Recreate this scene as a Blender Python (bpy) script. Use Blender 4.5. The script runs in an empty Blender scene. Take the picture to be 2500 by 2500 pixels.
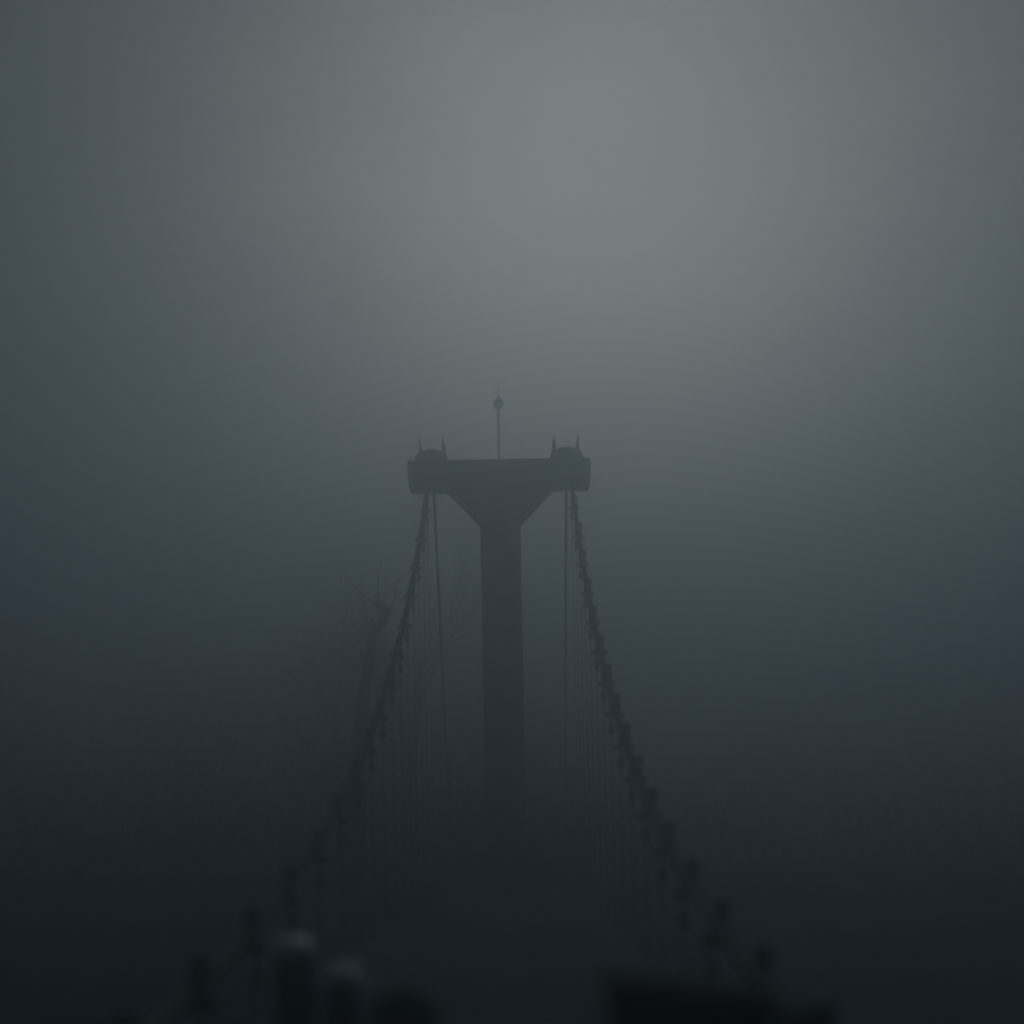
import bpy, math, random
from mathutils import Vector, Matrix

# ------------------------------------------------------------------ camera
SC = bpy.context.scene
COL = SC.collection
CAM_X, CAM_Z = 0.387, 7.85
cam_d = bpy.data.cameras.new("camera")
cam = bpy.data.objects.new("camera", cam_d)
COL.objects.link(cam)
SC.camera = cam
cam_d.sensor_width = 36
cam_d.lens = 43.2
cam_d.shift_x = -(1262.7 - 1250) / 2500
cam_d.shift_y = (2050 - 1250) / 2500
cam_d.clip_end = 2000
cam_d.clip_start = 0.05
ROLL = 0.01918
cam.location = (CAM_X, 0, CAM_Z)
cam.matrix_world = (Matrix.Translation((CAM_X, 0, CAM_Z)) @ Matrix.Rotation(math.radians(90), 4, 'X')
                    @ Matrix.Rotation(-ROLL, 4, 'Z'))
cam_d.dof.use_dof = True
cam_d.dof.focus_distance = 44.0
cam_d.dof.aperture_fstop = 0.18

# ------------------------------------------------------------------ world: overcast dusk, the sun's glow behind the fog
GLOW_AZ, GLOW_EL = math.radians(5.6), math.radians(20.5)
world = bpy.data.worlds.new("World")
SC.world = world
world.use_nodes = True
wn, wl = world.node_tree.nodes, world.node_tree.links
wn.clear()
w_out = wn.new("ShaderNodeOutputWorld")
tc = wn.new("ShaderNodeTexCoord")
def wmath(op, a=None, b=None, v=None):
    n = wn.new("ShaderNodeMath"); n.operation = op
    if a is not None: wl.new(a, n.inputs[0])
    if b is not None: wl.new(b, n.inputs[1])
    elif v is not None: n.inputs[1].default_value = v
    return n
# faint unevenness of the cloud layer
nz = wn.new("ShaderNodeTexNoise"); nz.inputs['Scale'].default_value = 3.0
nz.inputs['Detail'].default_value = 5; nz.inputs['Roughness'].default_value = 0.55
mp = wn.new("ShaderNodeMapping"); mp.inputs['Scale'].default_value = (1, 1, 2.6)
wl.new(tc.outputs['Generated'], mp.inputs[0]); wl.new(mp.outputs[0], nz.inputs['Vector'])
nm = wmath('MULTIPLY', nz.outputs[0], None, 0.14)
def lobe(name, az, el, width, power, peak, colour):   # peak * exp(-(angle / width) ** power) about a direction, degrees
    az, el = math.radians(az), math.radians(el)
    dot = wn.new("ShaderNodeVectorMath"); dot.operation = 'DOT_PRODUCT'; dot.name = name + "_dir"
    dot.inputs[1].default_value = (math.sin(az) * math.cos(el), math.cos(az) * math.cos(el), math.sin(el))
    wl.new(tc.outputs['Generated'], dot.inputs[0])
    ang = wmath('ARCCOSINE', dot.outputs['Value'])
    ang2 = wmath('ADD', ang.outputs[0], nm.outputs[0])
    ang3 = wmath('SUBTRACT', ang2.outputs[0], None, 0.07)
    mx_ = wmath('MAXIMUM', ang3.outputs[0], None, 0.0)
    q = wmath('DIVIDE', mx_.outputs[0], None, math.radians(width)); q.name = name + "_width"
    pw = wmath('POWER', q.outputs[0], None, power); pw.name = name + "_power"
    ng = wmath('MULTIPLY', pw.outputs[0], None, -1.0)
    ex = wmath('EXPONENT', ng.outputs[0])
    m = wmath('MULTIPLY', ex.outputs[0], None, peak); m.name = name + "_peak"
    bgn = wn.new("ShaderNodeBackground"); bgn.inputs[0].default_value = (*colour, 1)
    wl.new(m.outputs[0], bgn.inputs[1])
    return bgn
b1 = lobe("wide", 16.0, 5.0, 12.5, 1.5, 1.10, (0.99, 0.98, 0.94))
b2 = lobe("core", 4.1, 20.0, 12.8, 2.1, 2.46, (1.03, 0.98, 0.835))
b0 = wn.new("ShaderNodeBackground"); b0.name = "overcast"
b0.inputs[0].default_value = (0.58, 0.98, 1.42, 1); b0.inputs[1].default_value = 0.012
adA = wn.new("ShaderNodeAddShader"); wl.new(b0.outputs[0], adA.inputs[0]); wl.new(b1.outputs[0], adA.inputs[1])
bg = wn.new("ShaderNodeAddShader"); wl.new(adA.outputs[0], bg.inputs[0]); wl.new(b2.outputs[0], bg.inputs[1])
sky = wn.new("ShaderNodeTexSky"); sky.sky_type = 'NISHITA'; sky.sun_disc = False
sky.sun_elevation = GLOW_EL; sky.sun_rotation = GLOW_AZ
bg2 = wn.new("ShaderNodeBackground"); bg2.inputs[1].default_value = 0.001
wl.new(sky.outputs[0], bg2.inputs[0])
ads = wn.new("ShaderNodeAddShader")
wl.new(bg.outputs[0], ads.inputs[0]); wl.new(bg2.outputs[0], ads.inputs[1])
wl.new(ads.outputs[0], w_out.inputs['Surface'])

# ------------------------------------------------------------------ sun, blurred by the cloud
sun_d = bpy.data.lights.new("sun", 'SUN')
sun_d.energy = 0.07; sun_d.angle = math.radians(40); sun_d.color = (1.0, 0.98, 0.92)
gd = (math.sin(GLOW_AZ) * math.cos(GLOW_EL), math.cos(GLOW_AZ) * math.cos(GLOW_EL), math.sin(GLOW_EL))
sun = bpy.data.objects.new("sun", sun_d); COL.objects.link(sun)
sun.rotation_euler = Vector(gd).to_track_quat('Z', 'Y').to_euler()

# ------------------------------------------------------------------ exposure, sampling
SC.view_settings.view_transform = 'Standard'
SC.view_settings.look = 'None'
SC.view_settings.exposure = 0
SC.view_settings.gamma = 1
SC.view_settings.use_curve_mapping = False
SC.render.engine = 'CYCLES'
cy = SC.cycles
cy.use_denoising = True
cy.max_bounces = 8; cy.volume_bounces = 5; cy.diffuse_bounces = 3; cy.glossy_bounces = 3
cy.use_adaptive_sampling = True; cy.adaptive_threshold = 0.01

# ------------------------------------------------------------------ helpers
rnd = random.Random(7)

def mat(name, col, rough=0.8, metal=0.0, var=0.3, scale=3.0, bump=0.2, spec=0.4, streak=None):
    m = bpy.data.materials.new(name); m.use_nodes = True
    n, l = m.node_tree.nodes, m.node_tree.links
    b = n["Principled BSDF"]
    b.inputs['Roughness'].default_value = rough
    b.inputs['Metallic'].default_value = metal
    b.inputs['Specular IOR Level'].default_value = spec
    t = n.new("ShaderNodeTexCoord")
    mpn = n.new("ShaderNodeMapping")
    if streak: mpn.inputs['Scale'].default_value = streak
    no = n.new("ShaderNodeTexNoise"); no.inputs['Scale'].default_value = scale
    no.inputs['Detail'].default_value = 8; no.inputs['Roughness'].default_value = 0.65
    l.new(t.outputs['Object'], mpn.inputs[0]); l.new(mpn.outputs[0], no.inputs['Vector'])
    r = n.new("ShaderNodeValToRGB")
    r.color_ramp.elements[0].position = 0.3; r.color_ramp.elements[1].position = 0.7
    r.color_ramp.elements[0].color = (*[c * (1 - var) for c in col], 1)
    r.color_ramp.elements[1].color = (*[min(1, c * (1 + var)) for c in col], 1)
    l.new(no.outputs[0], r.inputs[0]); l.new(r.outputs[0], b.inputs['Base Color'])
    bp = n.new("ShaderNodeBump"); bp.inputs['Strength'].default_value = bump
    n2 = n.new("ShaderNodeTexNoise"); n2.inputs['Scale'].default_value = scale * 8; n2.inputs['Detail'].default_value = 4
    l.new(t.outputs['Object'], n2.inputs['Vector'])
    l.new(n2.outputs[0], bp.inputs['Height']); l.new(bp.outputs[0], b.inputs['Normal'])
    return m

M_CONC = mat("weathered_concrete", (0.22, 0.225, 0.225), 0.9, scale=1.2, streak=(1, 1, 0.25))
M_STEEL = mat("dark_painted_steel", (0.055, 0.06, 0.065), 0.55, 0.3, scale=6)
M_CABLE = mat("wet_cable_steel", (0.06, 0.065, 0.07), 0.5, 0.5, scale=9)
M_BRIGHT = mat("polished_steel", (0.92, 0.94, 0.95), 0.27, 1.0, var=0.06, scale=12, bump=0.02)
M_RUBBER = mat("black_rubber", (0.025, 0.027, 0.03), 0.7, scale=10)
M_ASPH = mat("wet_dark_asphalt", (0.20, 0.205, 0.215), 0.8, scale=4, bump=0.5)
M_GRASS = mat("dark_winter_grass", (0.035, 0.042, 0.025), 0.95, scale=0.4, bump=0.6)
M_BARK = mat("wet_bark", (0.045, 0.04, 0.035), 0.95, scale=5, bump=0.6)
M_LEAF = mat("dead_leaves_and_twigs", (0.04, 0.035, 0.025), 0.95, scale=1.5)
M_MAST = mat("grey_mast_concrete", (0.08, 0.085, 0.09), 0.8, scale=2)
M_BOX = mat("dark_green_box_plastic", (0.035, 0.045, 0.045), 0.6, scale=5)

class MB:
    def __init__(self): self.v = []; self.f = []; self.s = []
    def face(self, idx, smooth=False): self.f.append(idx); self.s.append(smooth)
    def box(self, x0, x1, y0, y1, z0, z1, ch=0.0):
        self.prism([(x0, z0), (x1, z0), (x1, z1), (x0, z1)] if not ch else
                   [(x0 + ch, z0), (x1 - ch, z0), (x1, z0 + ch), (x1, z1 - ch), (x1 - ch, z1), (x0 + ch, z1), (x0, z1 - ch), (x0, z0 + ch)], y0, y1)
        return self
    def prism(self, pts, y0, y1, bev=0.0):          # outline in x-z swept along y, with bevelled rims
        n = len(pts); b = len(self.v)
        cx = sum(p[0] for p in pts) / n; cz = sum(p[1] for p in pts) / n
        def inset(p):
            d = Vector((cx - p[0], cz - p[1])); L = d.length or 1
            return p[0] + d.x / L * bev * 1.4, p[1] + d.y / L * bev * 1.4
        rings = [(y0, pts), (y1, pts)] if not bev else [(y0, [inset(p) for p in pts]), (y0 + bev, pts), (y1 - bev, pts), (y1, [inset(p) for p in pts])]
        for y, pp in rings:
            for (x, z) in pp: self.v.append((x, y, z))
        for r in range(len(rings) - 1):
            for i in range(n):
                j = (i + 1) % n
                self.face((b + r * n + i, b + (r + 1) * n + i, b + (r + 1) * n + j, b + r * n + j))
        self.face(tuple(b + i for i in range(n)))
        e = b + (len(rings) - 1) * n
        self.face(tuple(e + i for i in range(n))[::-1])
        return self
    def tube(self, pts, rad, seg=10, caps=True):
        b = len(self.v); n = len(pts)
        pts = [Vector(p) for p in pts]
        rads = rad if isinstance(rad, (list, tuple)) else [rad] * n
        ref = None
        for i in range(n):
            t = (pts[min(i + 1, n - 1)] - pts[max(i - 1, 0)]).normalized()
            if ref is None:
                ref = Vector((1, 0, 0)) if abs(t.x) < 0.9 else Vector((0, 0, 1))
            u = (ref - t * ref.dot(t)).normalized(); w = t.cross(u); ref = u
            for k in range(seg):
                a = 2 * math.pi * k / seg
                self.v.append(tuple(pts[i] + (u * math.cos(a) + w * math.sin(a)) * rads[i]))
        for i in range(n - 1):
            for k in range(seg):
                k2 = (k + 1) % seg
                self.face((b + i * seg + k, b + i * seg + k2, b + (i + 1) * seg + k2, b + (i + 1) * seg + k), True)
        if caps:
            self.face(tuple(b + k for k in range(seg))[::-1]); self.face(tuple(b + (n - 1) * seg + k for k in range(seg)))
        return self
    def lathe(self, prof, seg=24, c=(0, 0)):        # (radius, z) profile about a vertical axis
        b = len(self.v)
        for r, z in prof:
            for k in range(seg):
                a = 2 * math.pi * k / seg
                self.v.append((c[0] + r * math.cos(a), c[1] + r * math.sin(a), z))
        for i in range(len(prof) - 1):
            for k in range(seg):
                k2 = (k + 1) % seg
                self.face((b + i * seg + k, b + i * seg + k2, b + (i + 1) * seg + k2, b + (i + 1) * seg + k), True)
        self.face(tuple(b + k for k in range(seg))[::-1]); e = b + (len(prof) - 1) * seg
        self.face(tuple(e + k for k in range(seg)))
        return self
    def mesh(self, name, m):
        me = bpy.data.meshes.new(name); me.from_pydata(self.v, [], self.f)
        me.polygons.foreach_set("use_smooth", self.s); me.materials.append(m); me.update()
        return me
    def build(self, name, m, parent=None):
        o = bpy.data.objects.new(name, self.mesh(name, m)); COL.objects.link(o)
        if parent: o.parent = parent
        return o

def tag(o, label=None, cat=None, group=None, kind=None):
    if label: o['label'] = label
    if cat: o['category'] = cat
    if group: o['group'] = group
    if kind: o['kind'] = kind
    return o

def empty(name, loc, label, cat, group=None):
    o = bpy.data.objects.new(name, None); COL.objects.link(o); o.location = loc
    o.empty_display_size = 0.3
    return tag(o, label, cat, group)

def link_mesh(name, me, parent, loc=(0, 0, 0), scale=None):
    o = bpy.data.objects.new(name, me); COL.objects.link(o); o.parent = parent; o.location = loc
    if scale: o.scale = scale
    return o

# ------------------------------------------------------------------ ground, bank, path
def ground_z(x, y):
    h = 0.25 * math.sin(x * 0.07 + 1) * math.sin(y * 0.05)
    t = max(0, min(1, (y - 47) / 9)); t = t * t * (3 - 2 * t)
    h += 5.9 * t
    t2 = max(0, min(1, (y - 70) / 60)); h += 7 * t2 * t2 * (3 - 2 * t2) * (1.0 - 0.35 * max(-1, min(1, x / 40)))
    if y > 45 and abs(x) < 4.5 and y < 66: h = min(h, 5.95)
    return h
NG = 150
g = MB(); S = 215.0
for j in range(NG + 1):
    for i in range(NG + 1):
        x = -S + 2 * S * i / NG; y = -S + 2 * S * j / NG
        g.v.append((x, y, ground_z(x, y) + rnd.uniform(-.04, .04)))
for j in range(NG):
    for i in range(NG):
        a = j * (NG + 1) + i
        g.face((a, a + 1, a + NG + 2, a + NG + 1), True)
tag(g.build("ground", M_GRASS), kind='structure')

# ------------------------------------------------------------------ bridge
A = 2.54                      # half distance between the cable planes
def bar_pt(i):                # station i counted from the pylon; the crossbar's centre
    d = 41.909 - 2.2 * i
    return d, CAM_Z + 11.2586 - 1.54932 * i + 0.045829 * i * i
PY0, PY1 = 43.7, 44.9         # front and rear face of the crosshead
DECK = 6.0

deck = empty("bridge_deck", (0, 0, DECK), "narrow dark footbridge deck running between the two main cables to the pylon", "bridge deck")
d_ = MB()
for s in (-1, 1):             # the deck splits round the pylon column
    pass
pts = [(-2.3, -.32), (2.3, -.32), (2.3, -.02), (1.2, .0), (-1.2, .0), (-2.3, -.02)]
d_.prism(pts, -14, 42.6)
d_.prism([(p[0], p[1]) for p in [(-2.3, -.32), (-.9, -.32), (-.9, 0), (-2.3, -.02)]], 42.62, 45.6)
d_.prism([(.9, -.32), (2.3, -.32), (2.3, -.02), (.9, 0)], 42.62, 45.6)
d_.prism(pts, 45.62, 49.5)
d_.build("slab", M_ASPH, deck)
for s in (-1, 1):
    e = MB(); e.box(min(s * 2.31, s * 2.45), max(s * 2.31, s * 2.45), -14, 49.5, -.42, -.02, .02)
    e.build("edge_beam", M_ASPH, deck)
for k in range(-4, 14):
    c = MB(); c.box(-2.6, 2.6, k * 4.4 - .1, k * 4.4 + .1, -.62, -.43, .02)
    if k * 4.4 < 49: c.build("cross_beam", M_STEEL, deck)

pyl = empty("bridge_pylon", (0, (PY0 + PY1) / 2, 0), "tall grey concrete T-shaped bridge pylon standing between the two main cables", "pylon")
def yl(y): return y - (PY0 + PY1) / 2
MB().box(-.715, .715, yl(43.8), yl(44.8), -.5, 19.25, .04).build("column", M_CONC, pyl)
ZT, ZB = 21.40, 20.53
h = MB(); h.prism([(-.715, 19.252), (.715, 19.252), (1.93, ZB - .015), (1.97, ZB - .002), (-1.97, ZB - .002), (-1.93, ZB - .015)], yl(43.78), yl(44.82), .03)
h.build("haunch", M_CONC, pyl)
c = MB()
c.prism([(-3.20, ZB), (3.20, ZB), (3.25, ZB + .06), (3.265, ZB + .2), (3.27, ZT), (-3.27, ZT), (-3.265, ZB + .2), (-3.25, ZB + .06)], yl(PY0), yl(PY1), .03)
c.build("crosshead", M_CONC, pyl)
for s in (-1, 1):
    cx = s * 2.41
    dm = [(-.575, ZT + .002), (.575, ZT + .002), (.57, ZT + .17), (.52, ZT + .215), (.42, ZT + .27), (.28, ZT + .36), (.12, ZT + .41),
          (-.12, ZT + .41), (-.28, ZT + .36), (-.42, ZT + .27), (-.55, ZT + .205), (-.575, ZT + .19)]
    cv = MB().prism([(cx + p[0] * 1.0, p[1]) for p in dm], yl(43.72), yl(44.88), .03).build("saddle_cover", M_STEEL, pyl)
    for k, ox in ((0, -.43), (1, .41)):
        top = .84 if s < 0 else .88
        sl = .62 if s < 0 else .66
        if k == 1 and s > 0: top -= .03
        r = MB(); r.tube([(cx + ox, yl(43.95), ZT + .15), (cx + ox, yl(43.95), ZT + top)], .032, 8)
        rod = r.build("lifting_rod", M_STEEL, cv)
        off = .035 if s < 0 else 0.0
        r2 = MB(); r2.tube([(cx + ox + off, yl(44.0), ZT + .10), (cx + ox + off, yl(44.0), ZT + sl - .04), (cx + ox + off, yl(44.0), ZT + sl)], [.075, .07, .06], 10)
        r2.build("rod_sleeve", M_STEEL, cv)

# main cables: sagging span, saddle, steep backstay
def cable_z(d):
    i = (41.909 - d) / 2.2
    return CAM_Z + 11.2586 - 1.54932 * i + 0.045829 * i * i + .14
for s in (-1, 1):
    side = "left" if s < 0 else "right"
    root = empty("main_cable", (s * A, 0, 0), "thick %s-hand main cable climbing from the foreground to the %s end of the pylon crosshead" % (side, side), "bridge cable", "main cables of the footbridge")
    pp = [(0, d, cable_z(d)) for d in [-10 + k * 1.1 for k in range(50)] if d < 43.5]
    pp += [(0, 43.9, 20.85), (0, 44.2, 21.0), (0, 44.6, 21.0)]
    MB().tube(pp, .076, 12).build("cable_span", M_CABLE, root)
    in_ = -s * .10
    MB().tube([(in_, 44.3, 20.95), (in_, 44.8, 21.0), (in_, 45.15, 20.85), (in_, 45.45, 20.4), (in_, 48.1, 15.82), (in_, 52.9, 6.02)], .056, 10).build("backstay", M_CABLE, root)
    MB().prism([(-.55 + in_, 5.2), (.55 + in_, 5.2), (.5 + in_, 6.4), (-.5 + in_, 6.4)], 52.2, 53.9, .04).build("anchor_block", M_CONC, root)

# ------------------------------------------------------------------ hangers
clampm = MB()                # split collar round the cable, bolted flanges, upright head on the outer side
clampm.tube([(0, .12, .14 + .075), (0, -.12, .14 - .075)], .108, 12)
clampm.box(-.095, .095, -.06, -.03, .12, .17); clampm.box(-.095, .095, .03, .06, .12, .17)
CLAMP = clampm.mesh("cable_clamp", M_STEEL)
pl = MB(); pl.box(-.062, -.035, -.05, .05, -.06, .30, .01); pl.box(.035, .062, -.05, .05, -.06, .30, .01)
pl.prism([(-.06, .302), (.06, .302), (.085, .33), (.085, .42), (.05, .45), (-.05, .45), (-.085, .42), (-.085, .33)], -.06, .06, .01)
PLATES = pl.mesh("upright_plate", M_STEEL)
cb = MB(); cb.tube([(-.20, 0, 0), (-.185, 0, 0), (-.184, 0, 0), (-.115, 0, 0), (-.114, 0, 0), (.114, 0, 0), (.115, 0, 0), (.184, 0, 0), (.185, 0, 0), (.20, 0, 0)],
                   [.02, .034, .058, .062, .034, .034, .062, .058, .034, .02], 10)
cb.box(-.10, .10, -.04, .04, -.045, .045, .01)
CROSS = cb.mesh("crossbar", M_STEEL)
so = MB().lathe([(.018, -.44), (.05, -.40), (.062, -.36), (.062, -.26), (.045, -.22), (.022, -.18), (.022, -.02)], 12)
SOCK = so.mesh("socket", M_STEEL)
rodm = MB().lathe([(.0095, -1.0), (.0095, 0.0)], 8).mesh("hanger_rod", M_CABLE)
NUM = ["first", "second", "third", "fourth", "fifth", "sixth", "seventh", "eighth", "ninth", "tenth", "eleventh", "twelfth",
       "thirteenth", "fourteenth", "fifteenth", "sixteenth"]
for s in (-1, 1):
    side = "left" if s < 0 else "right"
    for i in range(16):
        d, z = bar_pt(i)
        if i < 15: lab = "%s hanger with clamp and crossbar on the %s-hand cable, counted down from the pylon" % (NUM[i], side)
        else: lab = "short hanger nearest the camera on the %s-hand cable at the bottom edge" % side
        r = empty("cable_hanger", (s * A, d, z), lab, "cable hanger", "hangers along the main cables")
        link_mesh("cable_clamp", CLAMP, r)
        link_mesh("upright_plate", PLATES, r, (.05, 0, 0))
        cbo = link_mesh("crossbar", CROSS, r)
        ln = max(.1, z - (DECK - .40) - .30)
        if ln > .5:
            link_mesh("socket", SOCK, r, (-s * .07, 0, 0))
        link_mesh("hanger_rod", rodm, r, (-s * .07, 0, -.03), (1, 1, ln))

# ------------------------------------------------------------------ things on the deck near the camera
t = empty("capped_post", (-1.63, 11.0, DECK + .0), "round dark post with a pale domed cap, left one of the two near posts", "bollard")
MB().lathe([(.165, 0), (.18, .05), (.18, .86)], 28).build("post", M_RUBBER, t)
MB().lathe([(.19, .862)] + [(.19 * math.cos(a) + .002, .88 + .15 * math.sin(a)) for a in [math.pi / 2 * k / 14 for k in range(15)]], 32).build("cap", M_BRIGHT, t)
t = empty("steel_hoop", (-1.06, 10.0, DECK), "arched pale metal hoop with dark infill standing right of the capped post", "hoop barrier")
arc = [(-.15, 0, 0), (-.15, 0, .4), (-.15, 0, .64)] + [(-.15 * math.cos(a), 0, .65 + .15 * math.sin(a)) for a in [math.pi * k / 12 for k in range(13)]] + [(.15, 0, .64), (.15, 0, .4), (.15, 0, 0)]
MB().tube(arc, .072, 14).build("pipe", M_BRIGHT, t).scale = (1, 1.5, 1)
MB().box(-.085, .085, -.015, .015, .1, .66, .01).build("infill_panel", M_RUBBER, t)
t = empty("litter_bin", (-.47, 9.0, DECK), "low dark round-topped bin in the gloom between hoop and sloping box", "bin")
MB().lathe([(.2, 0), (.235, .06), (.25, .56)], 24).build("body", M_BOX, t)
MB().lathe([(.262, .562), (.262, .60), (.23, .69), (.15, .755), (.02, .78)], 24).build("lid", M_BOX, t)
t = empty("storage_box", (1.36, 7.2, DECK), "dark box with a lid sloping down to the right, below the right-hand cable", "storage box")
MB().prism([(-.46, 0), (.47, 0), (.48, .88), (.44, .93), (-.40, 1.02), (-.46, .97)], -.3, .3, .04).build("body", M_BOX, t)
MB().prism([(-.50, .985), (-.40, 1.025), (.44, .935), (.50, .895), (.52, .92), (.47, .975), (-.36, 1.075), (-.46, 1.06), (-.51, 1.01)], -.34, .34, .03).build("lid", M_BOX, t)
t = empty("dark_bollard", (2.14, 7.5, DECK), "short dark round-headed bollard at the bottom edge beneath the right-hand cable", "bollard")
MB().lathe([(.12, 0), (.13, .05), (.12, .55), (.15, .60), (.155, .68), (.13, .755), (.07, .79), (.01, .80)], 24).build("post", M_RUBBER, t)

# ------------------------------------------------------------------ far mast
MY = 54.0
mx = -26 / 3000 * MY + CAM_X
mz = ground_z(mx, MY) - .3
mast = empty("antenna_tower", (mx, MY, mz), "very slim pale tower with rounded pod and antenna rising behind the pylon", "tower")
Q = MY / 80.0                       # its real size: pod half a metre wide
def MZ(v): return CAM_Z + v * MY / 80.0 - mz
MB().lathe([(.26, 0), (.22, 2), (.11, 9), (.085 * Q, MZ(24.5)), (.06 * Q, MZ(28.1))], 16).build("shaft", M_MAST, mast)
MB().lathe([(.07 * Q, MZ(28.10)), (.20 * Q, MZ(28.12)), (.33 * Q, MZ(28.25)), (.39 * Q, MZ(28.38)), (.35 * Q, MZ(28.50)), (.29 * Q, MZ(28.62))], 24).build("pod", M_MAST, mast)
MB().lathe([(.26 * Q, MZ(28.622)), (.10 * Q, MZ(28.75)), (.075 * Q, MZ(28.76)), (.07 * Q, MZ(29.15))], 16).build("collar", M_MAST, mast)
MB().lathe([(.035 * Q, MZ(29.152)), (.03 * Q, MZ(29.5)), (.012 * Q, MZ(30.0))], 8).build("antenna", M_STEEL, mast)

# ------------------------------------------------------------------ bare trees
def grow(mb, p, dirv, L, r, lvl, rg, maxl):
    n = 4 if lvl == 0 else 3
    pts = [p]; rads = [r]
    dcur = dirv.copy(); q = p.copy()
    r1 = r * (.5 if lvl else .45)
    for k in range(n):
        dcur = (dcur + Vector((rg.uniform(-1, 1), rg.uniform(-1, 1), rg.uniform(-.5, .9))) * (.10 if lvl == 0 else .20)).normalized()
        q = q + dcur * (L / n); pts.append(q.copy()); rads.append(r + (r1 - r) * (k + 1) / n)
    out = [(mb[0] if lvl == 0 else mb[1])]
    out[0].tube(pts, rads, 7 if lvl == 0 else (5 if lvl < 3 else 3), caps=False)
    if lvl >= maxl: return
    nb = (8 if lvl == 0 else 5 if lvl == 1 else 4)
    for k in range(nb):
        tt = rg.uniform(.42 if lvl == 0 else .25, 1.0)
        idx = min(n - 1, int(tt * n)); f = tt * n - idx
        bp = pts[idx].lerp(pts[idx + 1], f); rr = (rads[idx] + (rads[idx + 1] - rads[idx]) * f)
        base = (pts[idx + 1] - pts[idx]).normalized()
        az = rg.uniform(0, 2 * math.pi); side = Vector((math.cos(az), math.sin(az), .25))
        nd = (base * rg.uniform(.5, 1.0) + side * rg.uniform(.6, 1.0)).normalized()
        grow(mb, bp, nd, L * rg.uniform(.42, .62), rr * .62, lvl + 1, rg, maxl)
VARS = []
for k in range(4):
    rg = random.Random(40 + k * 3)
    a, b = MB(), MB()
    grow((a, b), Vector((0, 0, 0)), Vector((rg.uniform(-.05, .05), 0, 1)), 12.0, .34, 0, rg, 4)
    zt = max(v[2] for v in b.v)
    VARS.append((a.mesh("trunk", M_BARK), b.mesh("crown", M_BARK), zt))
# x, distance, height of the crown top above the camera, variant
SPOTS = [(-5.2, 58, 15.9, 0, "tall bare tree left behind the pylon with its twigs under the crosshead"),
         (-8.0, 60, 13.8, 1, "bare tree left of the left-hand cable, its crown lower than its right neighbour"),
         (-16.0, 76, 13.0, 2, "low bare tree at the outer left of the foggy group"),
         (-3.0, 74, 15.5, 3, "bare tree showing between the left-hand cable and the pylon column"),
         (-9.0, 66, 12.5, 1, "smaller bare tree in front of the tall one behind the left-hand cable"),
         (-23.0, 82, 15.0, 0, "faint bare tree far left of the bridge, second from the left edge"),
         (-31.0, 78, 13.0, 3, "faint bare tree at the left edge of the wood"),
         (3.6, 78, 9.5, 2, "faint low bare tree between the pylon column and the right-hand cable"),
         (9.0, 84, 9.0, 0, "faint low bare tree just right of the right-hand cable"),
         (15.5, 82, 8.5, 1, "faint low bare tree right of the bridge in the middle of the right bank"),
         (22.0, 86, 8.5, 3, "faint low bare tree second from the right edge"),
         (29.0, 80, 8.0, 2, "faint low bare tree at the right edge of the wood")]
for (x, y, top, v, lab) in SPOTS:
    gz = ground_z(x, y) - .2
    tm, cm, zt = VARS[v]
    sc_ = (CAM_Z + top - gz) / zt
    o = empty("bare_tree", (x, y, gz), lab, "tree", "bare trees on the far bank")
    o.rotation_euler.z = rnd.uniform(0, 6.28); o.scale = (sc_, sc_, sc_)
    link_mesh("trunk", tm, o); link_mesh("crown", cm, o)

# thicket of shrubs on the bank behind the pylon
rg = random.Random(77)
th = MB()
PLACES = [(-46 + 92 * (k + rg.random()) / 130, rg.uniform(51, 66), 1.0) for k in range(130)]
PLACES += [(rg.uniform(-3.6, 3.6), rg.uniform(51, 55), .80) for k in range(22)]          # closing off the view behind the pylon
PLACES += [(rg.uniform(-16, -3.6), rg.uniform(46, 51), .85) for k in range(28)]          # left bank, round the broken tree
PLACES += [(rg.uniform(3.8, 9), rg.uniform(47, 51), .62) for k in range(10)]
for x, y, hf in PLACES:
    gz = ground_z(x, y) - .1
    top = CAM_Z + hf * (5.4 if x < 2 else 4.6) * rg.uniform(.55, 1.12) + 1.6 * math.exp(-((x + 12) / 9) ** 2) - gz
    L = top * .52
    for q in range(2):
        v = Vector((rg.uniform(-.22, .22), rg.uniform(-.2, .2), 1)).normalized()
        grow((th, th), Vector((x + rg.uniform(-.8, .8), y + rg.uniform(-.5, .5), gz)), v, L, .06, 1, rg, 3)
    for q in range(420):                 # dead leaves and twig tips
        r_ = rg.random() ** .5 * 1.5; a_ = rg.uniform(0, 6.283)
        zz = gz + top * (1 - rg.random() ** 1.4) * .86
        c0 = Vector((x + r_ * math.cos(a_), y + r_ * math.sin(a_), zz))
        u_ = Vector((rg.uniform(-1, 1), rg.uniform(-1, 1), rg.uniform(-1, 1))) * .12
        w_ = Vector((rg.uniform(-1, 1), rg.uniform(-1, 1), rg.uniform(-1, 1))) * .10
        b_ = len(th.v); th.v += [tuple(c0), tuple(c0 + u_), tuple(c0 + w_)]; th.face((b_, b_ + 1, b_ + 2))
tag(th.build("shrub_thicket", M_LEAF), "dark tangled winter thicket on the foggy bank behind the pylon", kind='stuff')

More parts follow.
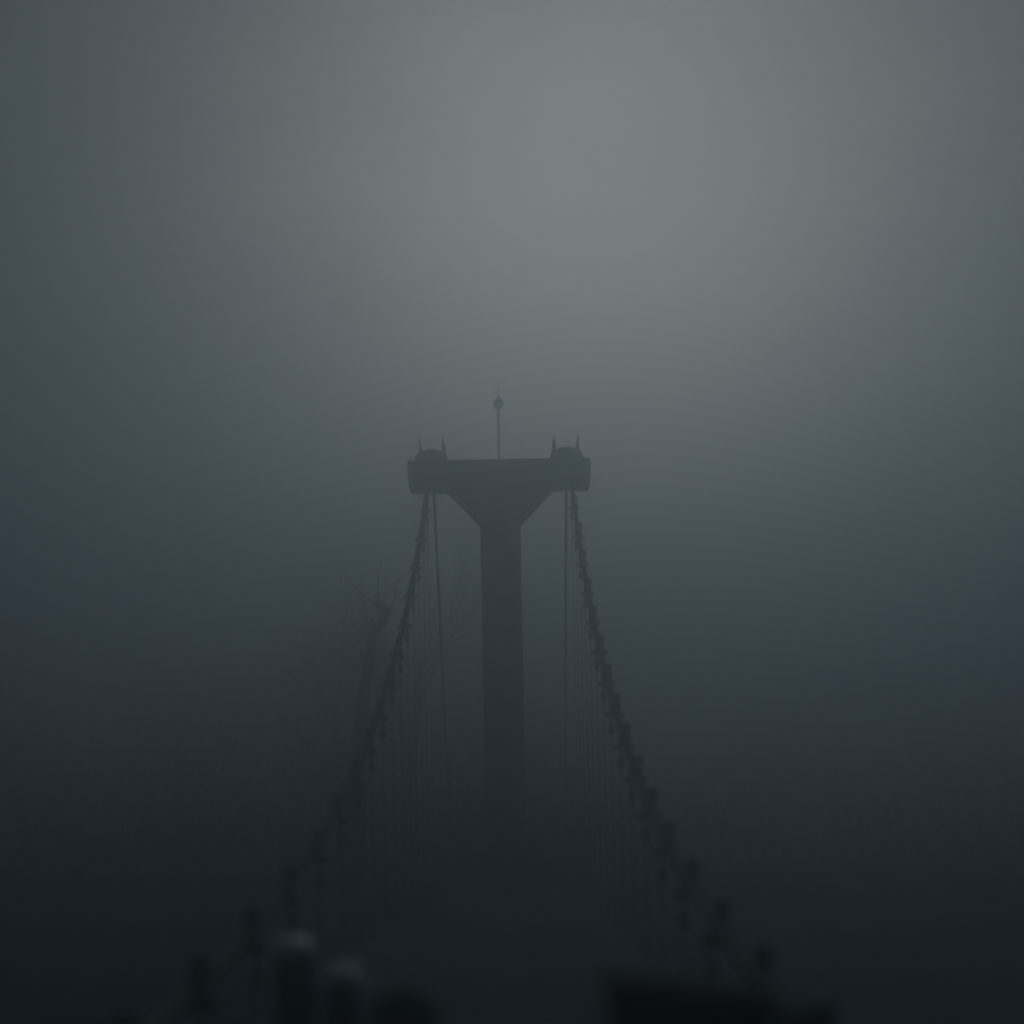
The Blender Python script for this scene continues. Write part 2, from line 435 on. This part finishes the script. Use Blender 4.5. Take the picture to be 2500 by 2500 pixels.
# broken tree beside the left-hand cable
BD = 41.0
def P(px, py, dd=0):       # a photo pixel at the tree's own distance
    d = BD + dd
    u = px - 1262.7; v = 2050 - py
    u2 = u + v * ROLL; v2 = v - u * ROLL
    return Vector((CAM_X + u2 * d / 3000, d, CAM_Z + v2 * d / 3000))
t0 = P(885, 1700)
root = empty("broken_tree", (t0.x - .5, BD, 0), "gnarled broken tree trunk with a hooked top just left of the left-hand cable", "tree")
off = root.location
def lo(p): return p - Vector(off)
tr = MB()
tr.tube([Vector((-.5, .1, -.3)), lo(P(868, 2080)), lo(P(872, 1900)), lo(P(882, 1760)), lo(P(893, 1660)), lo(P(905, 1590)), lo(P(911, 1545)), lo(P(908, 1512))],
        [.42, .36, .30, .24, .19, .15, .11, .06], 10)
tr.build("trunk", M_BARK, root)
br = MB()
br.tube([lo(P(909, 1565)), lo(P(922, 1530, .2)), lo(P(938, 1508, .3)), lo(P(944, 1492, .3)), lo(P(932, 1483, .2)), lo(P(918, 1474, .1)), lo(P(907, 1470))],
        [.13, .17, .19, .17, .14, .10, .06], 8)
br.tube([lo(P(925, 1479, .1)), lo(P(924, 1440)), lo(P(921, 1400)), lo(P(903, 1366)), lo(P(880, 1345))], [.035, .022, .016, .011, .006], 5)
br.tube([lo(P(909, 1471)), lo(P(885, 1450)), lo(P(860, 1430, -.2)), lo(P(838, 1402, -.3)), lo(P(812, 1386, -.3))], [.03, .02, .015, .011, .006], 5)
br.tube([lo(P(921, 1400)), lo(P(932, 1378)), lo(P(935, 1352))], [.018, .013, .006], 4)
br.tube([lo(P(838, 1402, -.3)), lo(P(830, 1425)), lo(P(812, 1440))], [.016, .011, .006], 4)
br.tube([lo(P(938, 1508, .3)), lo(P(960, 1470, .4)), lo(P(968, 1425, .4)), lo(P(985, 1395, .5))], [.028, .018, .012, .006], 5)
br.tube([lo(P(944, 1492, .3)), lo(P(953, 1487, .3))], [.08, .04], 6)
br.tube([lo(P(896, 1640)), lo(P(885, 1612, -.2)), lo(P(880, 1590, -.2))], [.1, .07, .03], 6)
br.build("broken_branch", M_BARK, root)
rg = random.Random(5)
tw = MB()
for k in range(26):
    b0 = lo(P(rg.uniform(885, 935), rg.uniform(1475, 1640), rg.uniform(-.3, .3)))
    v = Vector((rg.uniform(-1, .6), rg.uniform(-.7, .7), rg.uniform(.2, 1))).normalized()
    q = b0 + v * rg.uniform(.3, .6); q2 = q + (v + Vector((rg.uniform(-.5, .5), 0, rg.uniform(-.2, .5)))).normalized() * rg.uniform(.2, .5)
    tw.tube([b0, q, q2], [.014, .009, .004], 4)
tw.build("twigs", M_BARK, root)

# ------------------------------------------------------------------ fog
HZ = MB(); HZ.box(-222, 222, -222, 222, -2.0, 42.0)
hm = bpy.data.materials.new("haze"); hm.use_nodes = True
hn, hl = hm.node_tree.nodes, hm.node_tree.links
hn.clear()
ho = hn.new("ShaderNodeOutputMaterial"); pv = hn.new("ShaderNodeVolumePrincipled")
pv.inputs['Color'].default_value = (0.796, 0.878, 0.943, 1)
pv.inputs['Density'].default_value = 0.048
pv.inputs['Anisotropy'].default_value = 0.822
hl.new(pv.outputs[0], ho.inputs['Volume'])
hz = HZ.build("haze", hm); tag(hz, kind='stuff')
hz.display_type = 'WIRE'
